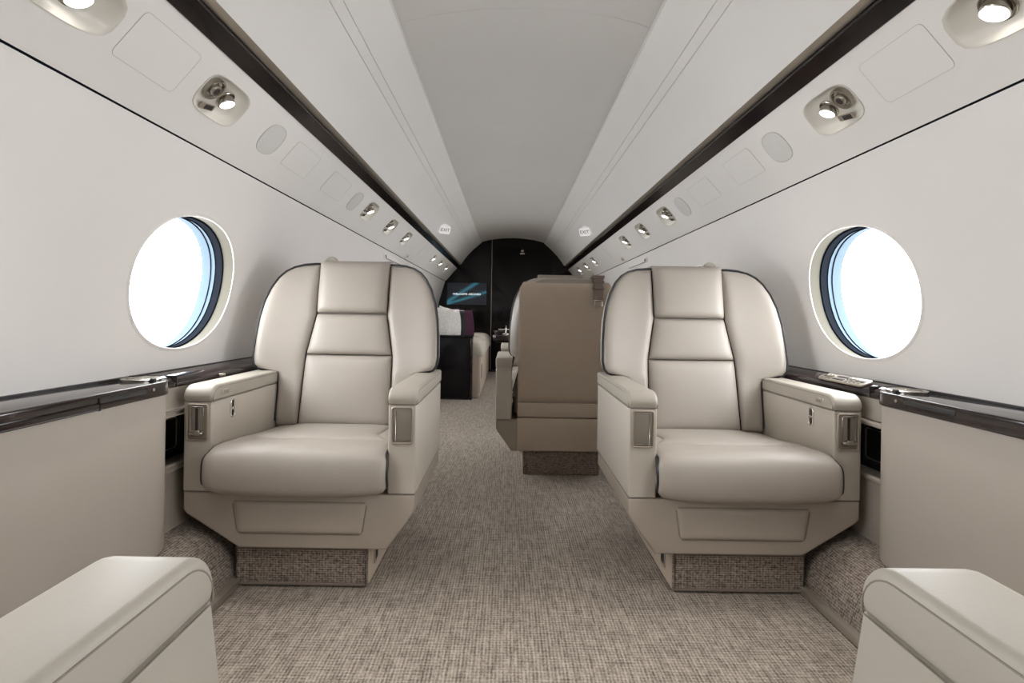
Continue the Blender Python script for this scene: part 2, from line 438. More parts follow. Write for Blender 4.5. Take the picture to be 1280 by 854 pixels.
    # dark rail below the ceiling
    tr = prism('trim_%d' % (1 if sx < 0 else 2), [(sx * a, b) for a, b in ((0.779, 1.4465), (0.774, 1.4445), (0.7405, 1.474), (0.7405, 1.481), (0.765, 1.500), (0.790, 1.470))], Y_AFT, Y_FWD, 'y', 'rail', None, 0, 3, 30)
    tag(tr, 'dark glossy wood rail running below the ceiling, %s' % ('above the black cabinet side' if sx < 0 else 'above the control-button side'), 'rail', kind='structure')
    strip('rail_lip', [(0.762, 1.497), (0.745, 1.490), (0.732, 1.492), (0.722, 1.499)], Y_AFT, Y_FWD, 'bronze', tr, sx, 0.004)

ceiling = empty('ceiling')
tag(ceiling, 'arched pale grey cabin ceiling with recessed centre strip', 'ceiling', kind='structure')
for sx in (-1, 1):
    c = [(p.x, p.y) for p in catmull([(0.722, 1.4985, 0), (0.685, 1.555, 0), (0.635, 1.62, 0), (0.574, 1.687, 0)], 5)]
    strip('side_panel', c, Y_AFT, Y_FWD, 'ceil', ceiling, sx, 0.01)
    strip('groove_strip', [(0.5730, 1.6890), (0.560, 1.7005), (0.5470, 1.7122)], Y_AFT, Y_FWD, 'ceil', ceiling, sx, 0.006)
    strip('groove_backing', [(0.590, 1.680), (0.56, 1.7065), (0.53, 1.7345)], Y_AFT, Y_FWD, 'ceil', ceiling, sx, 0.004)
    c = [(p.x, p.y) for p in catmull([(0.5455, 1.7135, 0), (0.50, 1.755, 0), (0.452, 1.796, 0), (0.447, 1.801, 0), (0.447, 1.812, 0)], 5)]
    strip('shoulder_panel', c, Y_AFT, Y_FWD, 'ceil', ceiling, sx, 0.01)
cy = [Y_AFT] + [3.4 - 1.28 * k for k in range(4, 0, -1)] + [3.4, 4.68, 5.96, 7.24, Y_FWD]
half = [(0.452, 1.808), (0.40, 1.829), (0.30, 1.852), (0.15, 1.872)]
for a, b in zip(cy, cy[1:]):
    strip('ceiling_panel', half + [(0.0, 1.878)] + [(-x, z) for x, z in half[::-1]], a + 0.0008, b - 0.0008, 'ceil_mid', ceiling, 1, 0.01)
leak_block_line = [(1.14, 1.36), (0.99, 1.50), (0.86, 1.66), (0.70, 1.80), (0.5, 1.90), (0.25, 1.95)]
strip('leak_block_skin', leak_block_line + [(0, 1.97)] + [(-x, z) for x, z in leak_block_line[::-1]], Y_AFT - .05, Y_FWD + .05, 'dark', ceiling, 1, 0.01)  # unseen cover added above the ceiling to keep daylight from leaking in
full = [(1.16, -0.05), (1.19, 0.5), (1.18, 1.0), (1.14, 1.37), (0.99, 1.51), (0.86, 1.67), (0.70, 1.81), (0.5, 1.91), (0.25, 1.96)]
full = full + [(-x, z) for x, z in full[::-1]]
wf = prism('wall_front', full, Y_FWD, Y_FWD + 0.05, 'y', 'bulk')
tag(wf, 'near-black glossy forward bulkhead with a thin upright joint', 'wall', kind='structure')
rbox('joint_strip', -0.296, -0.288, Y_FWD - 0.012, Y_FWD + 0.01, 0.0, 1.875, 'bronze', wf, 0.001)
rbox('panel_leaf', -0.284, 0.56, Y_FWD - 0.008, Y_FWD + 0.01, 0.02, 1.74, 'bulk', wf, 0.003)
rbox('skirting', -0.30, 0.6, Y_FWD - 0.014, Y_FWD + 0.01, 0.0, 0.03, 'dark', wf, 0.002)
wb = prism('wall_back', full, Y_AFT - 0.05, Y_AFT, 'y', 'wall')
tag(wb, 'pale aft bulkhead closing the cabin', 'wall', kind='structure')
for sx in (-1, 1):
    rbox('leak_block_side', sx * 1.12, sx * 1.17, Y_AFT - .05, Y_FWD + .05, -0.05, 0.58, 'dark', floor, 0)  # unseen side slab added to block stray daylight low down

# ------------------------------------------------------------------ windows
def ell(a, b, n=72, p=2.15):
    out = []
    for i in range(n):
        t = 2 * math.pi * i / n; c, s = math.cos(t), math.sin(t)
        r = 1 / ((abs(c / a) ** p + abs(s / b) ** p) ** (1 / p)); out.append((r * c, r * s))
    return out
ODIR = Vector((1.0, 0, -0.03)).normalized()
def win_loft(name, secs, sx, mat, parent, cap=False):
    v = []; f = []; n = 72
    for da, d in secs:
        for y, z in ell(WIN_A + da, WIN_B + da):
            zz = WIN_Z + z
            v.append(Vector((sx * (wall_x(zz) + ODIR.x * d), y, zz + ODIR.z * d)))
    for i in range(len(secs) - 1):
        for q in range(n): f.append((i * n + q, i * n + (q + 1) % n, (i + 1) * n + (q + 1) % n, (i + 1) * n + q))
    if cap: f.append(tuple((len(secs) - 1) * n + q for q in range(n)))
    return pd(name, v, f, mat, parent, 40, False)
num = 0
for sx in (-1, 1):
    proto = None
    for yc in WIN_Y:
        num += 1
        if proto is None:
            proto = empty('window_%d' % num, (0, yc, 0))
            win_loft('window_rim', [(0.010, -0.0005), (0.006, -0.003), (0.001, -0.003), (0.0, 0.0)], sx, 'wall', proto)
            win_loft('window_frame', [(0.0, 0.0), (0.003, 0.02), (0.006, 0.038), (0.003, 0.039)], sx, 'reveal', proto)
            win_loft('gasket', [(0.005, 0.037), (0.001, 0.040), (0.005, 0.064), (0.002, 0.066)], sx, 'gasket', proto)
            win_loft('shade_track', [(0.004, 0.065), (0.005, 0.067), (0.009, 0.082)], sx, 'shadering', proto)
            win_loft('gasket', [(0.010, 0.082), (0.006, 0.083), (0.007, 0.0855), (0.012, 0.0855)], sx, 'gasket', proto)
            win_loft('outer_frame', [(0.009, 0.0855), (0.014, 0.12), (0.07, 0.12)], sx, 'shadering', proto)
            win_loft('pane', [(0.012, 0.105), (0.011, 0.105)], sx, 'glass', proto, True)
            o = proto
        else:
            o = copy_tree(proto); o.name = 'window_%d' % num; o.location = (0, yc, 0)
        tag(o, 'oval cabin window glowing with daylight in a cream reveal, %s' % ('in the sidewall near the black cabinet' if sx < 0 else 'in the sidewall above the control buttons'), 'window', 'oval cabin windows', 'structure')
        L = bpy.data.lights.new('daylight_portal', 'AREA'); L.shape = 'RECTANGLE'; L.size = 0.68; L.size_y = 0.52
        L.cycles.is_portal = True
        lo = bpy.data.objects.new('daylight_portal', L); C.objects.link(lo)
        lo.location = (sx * (wall_x(WIN_Z) + 0.13), yc, WIN_Z + 0.02)
        lo.rotation_euler = (0, R(90) if sx > 0 else R(-90), 0)
        lo.rotation_euler[2] = 0
        lo.matrix_world = Matrix.Translation(lo.location) @ Matrix(((0, 0, sx, 0), (1, 0, 0, 0), (0, sx, 0, 0), (0, 0, 0, 1)))
        lo['label'] = 'daylight through an oval cabin window'

# ------------------------------------------------------------------ armchairs
def make_seat(side, narrow=1.0, slope=0.0, belt=0):
    """aircraft armchair facing -y with its front edge at y = 0; side = +1 when the aisle is on +x"""
    root = empty('cabin_armchair')
    X = lambda x: x * side
    k = 0.23
    yb = lambda z: 0.46 + k * (z - 0.38)
    # plinth wrapped in carpet
    base = rbox('plinth', -0.19, 0.19, 0.03, 0.57, 0.0, 0.118, 'carpet_v', root, 0.006)
    ol = [(-0.187, 0.028, 0.008), (-0.187, 0.028, 0.112), (0.187, 0.028, 0.112), (0.187, 0.028, 0.008)]
    tube('welt', ol, 0.005, 'binding', base, 8, True)
    xs = X(0.19)
    rbox('side_cover', xs - 0.003, xs + 0.003, 0.04, 0.56, 0.006, 0.116, 'taupe', base, 0.002)
    for y in (0.10, 0.30):
        rbox('vent', X(0.1945) - 0.002, X(0.1945) + 0.002, y, y + 0.05, 0.04, 0.085, 'bronze', base, 0.001)
        rbox('vent_slot', X(0.1955) - 0.002, X(0.1955) + 0.002, y + 0.01, y + 0.04, 0.05, 0.075, 'dark', base, 0)
    # lower shell, cut away at both lower edges
    pr = [(-0.328, 0.277), (-0.328, 0.226), (-0.318, 0.214), (-0.168, 0.120), (0.250, 0.120), (0.315, 0.210), (0.328, 0.232), (0.328, 0.277)]
    prism('seat_shell', [(X(a), b) for a, b in pr], 0.0, 0.585, 'y', 'leather_shell', root, 0.006, 3, 50)
    # padded trapezoid on the shell front
    def PF(s, t, d):
        z = 0.163 + 0.090 * t
        xl, xr = -0.172 - 0.016 * t, 0.180 + 0.014 * t
        return Vector((X(xl + (xr - xl) * s), -d + 0.001, z))
    fp = cushion('front_pad', PF, 0.010, 'leather_shell', root, 16, 10, 9, 2.2)
    tube('pad_seam', [PF(a_, b_, 0.001) for a_, b_ in ((0.02, 0), (0.98, 0), (1, 0.10), (1, 0.90), (0.98, 1), (0.02, 1), (0, 0.90), (0, 0.10))], 0.0022, 'seam', fp, 6, True)
    # armrests
    for nm_, x0, x1 in (('outboard', -0.33, -0.25), ('aisle', 0.25, 0.33)):
        sl = slope
        body = prism('armrest', [(0.0 - sl, 0.2805), (0.0, 0.533), (0.60, 0.533), (0.60, 0.2805)], min(X(x0), X(x1)) , max(X(x0), X(x1)), 'x', 'leather_arm' if not slope else 'leather_pad', root, 0.006 if not slope else 0.004)
        prof = [(0.003, 0.5335)] + [(p[0], p[1]) for p in arc(0.040, 0.546, 0.043, 180, 90, 8, 0.033 + (0.005 if slope else 0))] + [(0.605, 0.584 if slope else 0.579), (0.605, 0.5335)]
        pad = prism('arm_pad', prof, min(X(x0), X(x1)) - 0.002, max(X(x0), X(x1)) + 0.002, 'x', 'leather_pad', body, 0.009, 4, 50)
        for e in (x0 - 0.0015, x1 + 0.0015):
            pth = [(X(e), 0.004, 0.534)] + [(X(e), p[0] + 0.0055, p[1] - 0.0085) for p in arc(0.040, 0.546, 0.043, 180, 90, 8, 0.033 + (0.005 if slope else 0))] + [(X(e), 0.604, 0.5755 if slope else 0.5705)]
            tube('pad_seam', pth, 0.0011, 'seam', pad, 6)
            rbox('pad_joint', X(e) - 0.0006, X(e) + 0.0006, 0.006, 0.598, 0.5324, 0.5334, 'seam', pad, 0)
        rbox('pad_joint', min(X(x0), X(x1)) + 0.004, max(X(x0), X(x1)) - 0.004, 0.0, 0.01, 0.5312, 0.534, 'seam', pad, 0)
        if slope: continue
        xc = X((x0 + x1) / 2)
        fw = 0.029
        z0, z1 = 0.424, 0.525
        # flush metal frame in the arm front
        fy = -0.0035 - sl * 0.3
        frame = tube('front_frame', [(xc + a, fy, b) for a, b in rrect(-fw, fw, z0, z1, 0.006, 3)], 0.0028, 'bronze', body, 8, True)
        if nm_ == 'outboard':
            rbox('recess_plate', xc - fw + .002, xc + fw - .002, fy + 0.0005, 0.004, z0 + .002, z1 - .002, 'plate', frame, 0.0005)
            rbox('slot', xc + X(-0.001) - 0.0035, xc + X(-0.001) + 0.0035, fy - 0.0012, 0.0, z0 + .016, z1 - .010, 'dark', frame, 0)
            tube('slot_edge', [(xc + a, fy - 0.0014, b) for a, b in rrect(-0.018, 0.019, z0 + .012, z1 - .006, 0.004, 2)], 0.0016, 'metal', frame, 6, True)
            tube('lever', [(xc - 0.020, fy - 0.006, z0 + .019), (xc + 0.021, fy - 0.006, z0 + .019)], 0.0048, 'metal', frame, 10)
            rbox('lever_block', xc - 0.008, xc + 0.012, fy - 0.010, fy, z0 + .014, z0 + .029, 'metal', frame, 0.002)
        else:
            rbox('recess_plate', xc - fw + .002, xc + fw - .002, fy + 0.0015, 0.004, z0 + .002, z1 - .002, 'plate', frame, 0.0005)
            tube('plate_edge', [(xc + X(-0.018), fy - 0.001, z1 - .008), (xc + X(-0.018), fy - 0.001, z0 + .008), (xc + X(0.022), fy - 0.001, z0 + .008)], 0.0016, 'metal', frame, 6)
        if nm_ == 'outboard':                    # switch and latch on the inner face
            xi = X(x1)
            sw = tube('switch', [(xi + X(0.001), 0.125 + a, 0.497 + b) for a, b in rrect(-0.012, 0.012, -0.026, 0.026, 0.009, 4)], 0.0030, 'chrome', body, 8, True)
            rbox('switch_face', xi - 0.0015, xi + 0.0015, 0.116, 0.134, 0.475, 0.519, 'dark', sw, 0.0005)
            rbox('rocker', xi + X(0.003) - 0.002, xi + X(0.003) + 0.002, 0.117, 0.133, 0.493, 0.501, 'chrome', sw, 0.0005)
            la = rbox('latch', xi + X(0.002) - 0.0025, xi + X(0.002) + 0.0025, 0.050, 0.094, 0.548, 0.562, 'chrome', body, 0.001)
            rbox('latch_inset', xi + X(0.0045) - 0.001, xi + X(0.0045) + 0.001, 0.060, 0.090, 0.551, 0.559, 'bronze', la, 0.0004)
    # seat cushion: a side profile swept across, rounded at both edges
    prof = [(-0.030, 0.284), (-0.052, 0.300), (-0.060, 0.340), (-0.050, 0.385), (-0.022, 0.409), (0.02, 0.416), (0.10, 0.411), (0.25, 0.398), (0.40, 0.388), (0.475, 0.384)]
    pp = [(p.x, p.y) for p in catmull([(a, b, 0) for a, b in prof], 5)]
    S = spaced(26); v = []; f = []
    nn = len(pp)
    for i, (a, b) in enumerate(pp):
        a0, b0 = pp[max(0, i - 1)]; a1, b1 = pp[min(nn - 1, i + 1)]
        t = Vector((a1 - a0, b1 - b0)).normalized(); n2 = Vector((-t.y, t.x))
        if n2.x * (a - 0.2) + n2.y * (b - 0.34) < 0: n2 = -n2
        bow = 0.010 * math.exp(-((a + 0.05) / 0.05) ** 2)
        for s in S:
            off = -(1 - puff(s, 14, 2.0)) * 0.020 + bow * (1 - (2 * s - 1) ** 2)
            hw = 0.2475 + 0.008 * math.exp(-((a + 0.055) / 0.02) ** 2)
            v.append(Vector((X(-hw + 2 * hw * s), a + n2.x * off, b + n2.y * off)))
    w = len(S)
    for i in range(nn - 1):
        for j in range(w - 1): f.append((i * w + j, i * w + j + 1, (i + 1) * w + j + 1, (i + 1) * w + j))
    for j in (0, w - 1): f.append(tuple(i * w + j for i in range(nn)))
    f.append(tuple(range(w)) + tuple((nn - 1) * w + j for j in range(w - 1, -1, -1)))
    cu = pd('seat_cushion', v, f, 'leather', root, 50)
    for j in (0, w - 1):
        tube('piping', [v[i * w + j] + Vector((0.0, -0.001, 0.001)) for i in range(1, nn - 9)], 0.0048, 'piping', cu, 8)
    def PI(s, t, d):
        yy = 0.10 + 0.37 * t
        i = interp(yy, [(p[0], p[1]) for p in pp[22:]])
        hw = 0.175 + 0.05 * max(0, 1 - t * 3.0)
        return Vector((X(-hw + 2 * hw * s), yy, i - 0.002 + d))
    cushion('seat_insert', PI, 0.013, 'leather', cu, 18, 18, 9, 2.0)
    # backrest
    outer = [(0.385, 0.246), (0.573, 0.247), (0.577, 0.262), (0.581, 0.298), (0.589, 0.317), (0.603, 0.328), (0.63, 0.333), (0.70, 0.331), (0.77, 0.325), (0.83, 0.314), (0.88, 0.297), (0.92, 0.275), (0.945, 0.252), (0.962, 0.224), (0.972, 0.190), (0.976, 0.150)]
    outer = [(z, x * (narrow if x > 0.25 else 1) if narrow == 1 else (0.246 if z < 0.56 else x * narrow)) for z, x in outer]
    inner = [(0.385, 0.166), (0.636, 0.159), (0.788, 0.131), (0.976, 0.132)]
    ox = lambda z: interp(z, outer)
    ix = lambda z: interp(z, inner)
    def fwd(x, z): return 0.040 * max(0, min(1, (abs(x) - 0.17) / 0.15)) ** 1.5 * max(0, min(1, (z - 0.5) / 0.1))
    def B(x, z, d): return Vector((X(x), yb(z) - d - fwd(x, z), z))
    # shell behind the cushions
    zz = [0.30, 0.36] + [z for z, x in outer[1:]]
    secs = []
    for d, fx, fz in ((-0.006, 0.990, 1.0), (-0.045, 0.985, 1.0), (-0.085, 0.93, 0.995), (-0.115, 0.80, 0.985)):
        ring = [(max(0.01, ox(z) * fx), 0.30 + (z - 0.30) * fz) for z in zz]
        ring = ring + [(-x, z) for x, z in ring[::-1]]
        secs.append([Vector((X(x), yb(z) - d, z)) for x, z in ring])
    n = len(secs[0]); v = [p for s_ in secs for p in s_]; f = []
    for i in range(len(secs) - 1):
        for q in range(n): f.append((i * n + q, i * n + (q + 1) % n, (i + 1) * n + (q + 1) % n, (i + 1) * n + q))
    h2 = n // 2
    for sec in (0, len(secs) - 1):
        o_ = sec * n
        for q in range(h2 - 1): f.append((o_ + q, o_ + q + 1, o_ + n - 2 - q, o_ + n - 1 - q))
    sh = pd('backrest', v, f, 'leather', root, 45)
    def PB(s, t, d):
        z = 0.36 + 0.592 * t
        hw = 0.222 - 0.02 * max(0, (t - 0.93) / 0.07) ** 2
        return Vector((X(-hw + 2 * hw * s), yb(z) + 0.112 + d, z))
    cushion('back_panel', PB, 0.008, 'taupe', sh, 12, 14, 16, 2.4)
    rbox('back_band', -0.222, 0.222, 0.52, 0.586, 0.287, 0.357, 'taupe', sh, 0.006)
    rbox('back_skirt', -0.224, 0.224, 0.575, 0.592, 0.122, 0.284, 'taupe', sh, 0.006)
    for sg in (-1, 1):
        def PW(s, t, d):
            z = 0.386 + 0.588 * t
            a, b = ix(z) + 0.0015, ox(z)
            return B(sg * (a + (b - a) * s), z, d)
        cushion('wing', PW, 0.028, 'leather', sh, 20, 60, 6, 2.0, back=0.04)
        pts = [B(sg * (ox(z) + 0.0012), z, 0.010) for z in [0.40, 0.48] + [z for z, x in outer[1:]]] + [B(sg * 0.135, 0.9765, 0.003)]
        tube('piping', pts, 0.0042, 'piping', sh, 8)
        # dark seam between wing and centre
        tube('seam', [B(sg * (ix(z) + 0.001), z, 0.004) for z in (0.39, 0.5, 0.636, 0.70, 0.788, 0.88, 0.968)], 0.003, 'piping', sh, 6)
    def panel(z0, z1, e=0.0):
        def PP(s, t, d):
            z = z0 + (z1 - z0) * t
            hw = ix(min(z, 0.97)) - 0.001 + e
            return B(-hw + 2 * hw * s, z, d)
        return PP
    cushion('lower_panel', panel(0.386, 0.635), 0.026, 'leather', sh, 20, 20, 9, 2.2, crown=0.006)
    cushion('middle_panel', panel(0.637, 0.787), 0.026, 'leather', sh, 20, 16, 9, 2.2, crown=0.003)
    cushion('headrest', panel(0.790, 0.989, 0.001), 0.040, 'leather', sh, 20, 18, 9, 2.2, back=0.05, crown=0.004)
    # harness guide behind the headrest
    gx = -0.112
    hg = prism('harness_guide', [(X(gx + a), b) for a, b in arc(0, 0.960, 0.034, 0, 180, 10, 0.052)], yb(0.98) + 0.055, yb(0.98) + 0.075, 'y', 'leather_pad', sh, 0.005)
    if belt:
        bx = belt
        st = rbox('shoulder_strap', bx - 0.023, bx + 0.023, yb(.97) + 0.120, yb(.97) + 0.126, 0.87, 0.985, 'strap', root, 0.002)
        for z in (0.925, 0.955, 0.975): rbox('strap_loop', bx - 0.027, bx + 0.027, yb(.97) + 0.118, yb(.97) + 0.131, z - 0.006, z + 0.006, 'strap', st, 0.002)
        rbox('strap_top', bx - 0.03, bx + 0.03, yb(.97) - 0.02, yb(.97) + 0.126, 0.978, 0.986, 'strap', st, 0.003)
        tube('buckle', [(bx + a, yb(.97) + 0.124, 0.852 + b) for a, b in rrect(-0.018, 0.018, -0.016, 0.016, 0.006, 3)], 0.004, 'metal', st, 8, True)
    return root
seatG = 'cream leather cabin armchairs'
s1 = make_seat(1); s1.location = (-0.63, 1.70, 0)
tag(s1, 'cream leather armchair with black piping, black lacquer cabinet and sofa pillows behind its back', 'armchair', seatG)
s2 = make_seat(-1); s2.location = (0.632, 1.70, 0)
tag(s2, 'cream leather armchair with black piping beside the ledge with the button control panel', 'armchair', seatG)
s3 = make_seat(-1, 1, 0.055); s3.location = (-0.632, 0.532, 0); s3.rotation_euler = (0, 0, math.pi)
tag(s3, 'ivory armchair of which an armrest shows, facing the chair in front of the black cabinet', 'armchair', seatG)
s4 = make_seat(1, 1, 0.055); s4.location = (0.604, 0.532, 0); s4.rotation_euler = (0, 0, math.pi)
tag(s4, 'ivory armchair of which an armrest shows, facing the chair by the control-button ledge', 'armchair', seatG)
s5 = make_seat(1, 0.80, 0, belt=-0.150); s5.location = (0.228, 3.555, 0); s5.rotation_euler = (0, 0, math.pi)
tag(s5, 'armchair seen from its taupe back with a harness strap hanging over the shoulder', 'armchair', seatG)
s6 = make_seat(-1, 0.80); s6.location = (0.235, 4.36, 0)
tag(s6, 'cream armchair across the dark table from the taupe-backed armchair', 'armchair', seatG)

# ------------------------------------------------------------------ side ledges
CAB_BEG, CAB_END, LR = 0.60, 1.64, 0.10
for sx, side in ((-1, 'left'), (1, 'right')):
    where = 'black-cabinet side' if sx < 0 else 'control-button side'
    def plan(x_in, y_end, r, x_out=1.088):
        return [(sx * a, b) for a, b in arc(x_in + r, CAB_BEG + r + (CAB_END - y_end), r, 270, 180, 10)] + [(sx * a, b) for a, b in arc(x_in + r, y_end - r, r, 180, 90, 10)] + [(sx * x_out, y_end), (sx * x_out, CAB_BEG + (CAB_END - y_end))]
    t = empty('side_cabinet', (0, 0, 0))
    tag(t, 'beige side cabinet with dark wood top and cup holder, ' + where, 'cabinet')
    prism('cabinet_body', plan(0.934, CAB_END - 0.004, LR - 0.004, 0.98), 0.156, 0.578, 'z', 'panel', t, 0.012, 4)
    prism('shelf_slab', plan(0.928, CAB_END, LR), 0.570, 0.606, 'z', 'wood', t, 0.004, 3)
    # recessed pull in the edge and table lid joints
    rbox('edge_slot', sx * 0.9265, sx * 0.935, 1.30, 1.47, 0.586, 0.598, 'dark', t, 0.001)
    rbox('edge_strip', sx * 0.9262, sx * 0.935, 0.72, 1.30, 0.5715, 0.586, 'wood', t, 0.002)
    rbox('lid_joint', sx * 1.0385, sx * 1.040, 0.74, 1.50, 0.6045, 0.6064, 'dark', t, 0)
    rbox('lid_joint', sx * 0.93, sx * 1.040, 1.499, 1.5005, 0.6045, 0.6064, 'dark', t, 0)
    rbox('wall_joint', sx * 1.069, sx * 1.085, CAB_BEG, CAB_END, 0.604, 0.609, 'dark', t, 0.001)
    AX = Matrix.Translation((sx * 1.005, 1.575, 0.606))
    cup = lathe('cup_holder', [(0.040, -0.004), (0.047, 0.0), (0.0475, 0.004), (0.043, 0.0055), (0.038, 0.004), (0.036, 0.0005), (0.0, 0.0005)], 'metal', t, 36, AX)
    lathe('cup_well', [(0.033, 0.0006), (0.033, 0.0016), (0.0, 0.0016)], 'bronze', cup, 30, AX)
    lathe('push_button', [(0.008, 0.0), (0.008, 0.006), (0.006, 0.008), (0.0, 0.008)], 'dark', cup, 16, Matrix.Translation((sx * 0.958, 1.548, 0.606)))
    lathe('lock', [(0.004, 0.0), (0.004, 0.002), (0.0, 0.002)], 'bronze', t, 14, Matrix.Translation((sx * 0.9285, 1.50, 0.591)) @ Matrix.Rotation(R(-90 * sx), 4, 'Y'))
    lg = empty('window_ledge', (0, 0, 0))
    tag(lg, 'narrow dark wood ledge beside the armchairs, ' + where, 'ledge')
    prism('ledge_slab', [(sx * a, b) for a, b in ((0.978, 0.574), (0.975, 0.586), (0.984, 0.597), (1.01, 0.606), (1.085, 0.606), (1.085, 0.574))], CAB_END + 0.004, Y_FWD - 0.01, 'y', 'wood', lg, 0.001)
    rbox('wall_joint', sx * 1.069, sx * 1.085, CAB_END + 0.004, Y_FWD - .02, 0.604, 0.609, 'dark', lg, 0.001)
    la_ = prism('window_ledge', [(sx * a, b) for a, b in ((0.978, 0.574), (0.975, 0.586), (0.984, 0.597), (1.01, 0.606), (1.085, 0.606), (1.085, 0.574))], Y_AFT + 0.01, CAB_BEG - 0.004, 'y', 'wood', None, 0.001)
    tag(la_, 'narrow dark wood ledge beside the ivory armchair, ' + where, 'ledge')
    rbox('ledge_joint', sx * 0.974, sx * 1.06, 1.688, 1.690, 0.575, 0.6068, 'dark', lg, 0)
    if sx > 0:
        pc = empty('control_panel', (1.0, 1.86, 0.6045))
        tag(pc, 'oblong nickel control panel with small buttons set in the dark wood ledge', 'control panel')
        tl = Matrix.Rotation(R(-20), 4, 'Y')
        def pb(name, x0, x1, y0, y1, z0, z1, mat, par, bev):
            o = rbox(name, x0, x1, y0, y1, z0, z1, mat, None, bev); o.data.transform(tl); o.parent = par; return o
        pl = prism('faceplate', rrect(-0.022, 0.022, -0.125, 0.125, 0.016, 5), 0.0, 0.006, 'z', 'bronze', None, 0.0015); pl.data.transform(tl); pl.parent = pc
        for i, yy in enumerate((-0.10, -0.078, -0.056, -0.034, 0.062, 0.082, 0.102)):
            pb('button', -0.006, 0.010, yy - 0.007, yy + 0.007, 0.005, 0.009, 'metal', pl, 0.001)
            pb('button_mark', -0.016, -0.011, yy - 0.006, yy + 0.006, 0.0052, 0.0066, 'dark', pl, 0)
        for xx in (-0.009, 0.008): pb('display', xx - 0.005, xx + 0.005, -0.015, 0.045, 0.005, 0.0068, 'dark', pl, 0.0005)
    else:
        la = rbox('ledge_glint', sx * 0.968, sx * 0.978, 1.94, 1.96, 0.581, 0.587, 'bronze', lg, 0.002)  # bronze stub standing in for a small highlight on the ledge
    # socket plate in the recess between cabinet and chair
    so = rbox('socket_plate', sx * 1.050, sx * 1.060, 1.72, 1.84, 0.365, 0.480, 'dark', None, 0.004)
    tag(so, 'black socket plate in the sidewall recess, ' + where, 'socket')
    tube('socket_frame', [(sx * 1.049, 1.78 + a, 0.422 + b) for a, b in rrect(-0.045, 0.045, -0.045, 0.045, 0.01, 3)], 0.002, 'bronze', so, 6, True)

# ------------------------------------------------------------------ overhead service units
def orient(sx, y, s, d=0.0):
    n = Vector((sx * VN.x, 0, VN.y)); t = Vector((sx * VT.x, 0, VT.y))
    ax = Vector((0, 1 if sx < 0 else -1, 0))
    m = Matrix((ax, t, n)).transposed().to_4x4()
    return Matrix.Translation(V(sx, y, s, d)) @ m
def superell(a, b, p, n=48):
    out = []
    for i in range(n):
        an = 2 * math.pi * i / n; c, s = math.cos(an), math.sin(an)
        r = 1 / ((abs(c / a) ** p + abs(s / b) ** p) ** (1 / p)); out.append((r * c, r * s))
    return out
LAMP_W = 5.0
DOWN = Vector((0.0, -VT.y, -VN.y)).normalized()      # towards the floor, in unit coordinates
def dish(name, a, b, deep, mat, parent, n=48):
    v = []; f = []
    secs = [(1.04, 0.0006), (1.035, 0.0024), (1.0, 0.0022), (0.975, -0.002), (0.90, -0.55 * deep), (0.78, -0.9 * deep), (0.5, -deep), (0.2, -deep)]
    for k, d in secs:
        for x, y in superell(a * k, b * k, 3.6 - 0.8 * (1 - k), n): v.append(Vector((x, y, d)))
    for i in range(len(secs) - 1):
        for q in range(n): f.append((i * n + q, i * n + (q + 1) % n, (i + 1) * n + (q + 1) % n, (i + 1) * n + q))
    f.append(tuple((len(secs) - 1) * n + q for q in range(n)))
    return pd(name, v, f, mat, parent, 60, True)
def aim(x, y, z, tilt=0.55):
    zax = Vector((0, 0, 1)).lerp(DOWN, tilt).normalized()
    xax = Vector((1, 0, 0)); yax = zax.cross(xax).normalized()
    return Matrix.Translation((x, y, z)) @ Matrix((xax, yax, zax)).transposed().to_4x4()
def spotlight(parent, x, y, z, r):
    A = aim(x, y, z)
    b = lathe('reading_light', [(r * 0.9, -0.02), (r, -0.008), (r * 1.02, 0.010), (r * 0.94, 0.0125), (r * 0.88, 0.0105), (0.0, 0.0105)], 'metal', parent, 28, A)
    lathe('lens', [(r * 0.86, 0.0095), (r * 0.84, 0.0135), (r * 0.4, 0.0155), (0, 0.0158)], 'lamp', b, 26, A)
    ld = bpy.data.lights.new('reading_lamp', 'SPOT'); ld.energy = LAMP_W; ld.spot_size = R(100); ld.spot_blend = 1.0; ld.shadow_soft_size = 0.03; ld.color = (1.0, 0.975, 0.94)
    lo = bpy.data.objects.new('lamp_beam', ld); C.objects.link(lo); lo.parent = b
    lo.matrix_local = aim(x, y, z, 0.62) @ Matrix.Translation((0, 0, 0.022)) @ Matrix.Rotation(math.pi, 4, 'X')
    A2 = aim(x, y + 0.002, z - 0.006, 0.25)
    lathe('light_collar', [(r * 1.30, 0.0), (r * 1.34, 0.004), (r * 1.25, 0.0055), (r * 1.12, 0.001), (r * 1.05, -0.006)], 'metal', b, 28, A2)
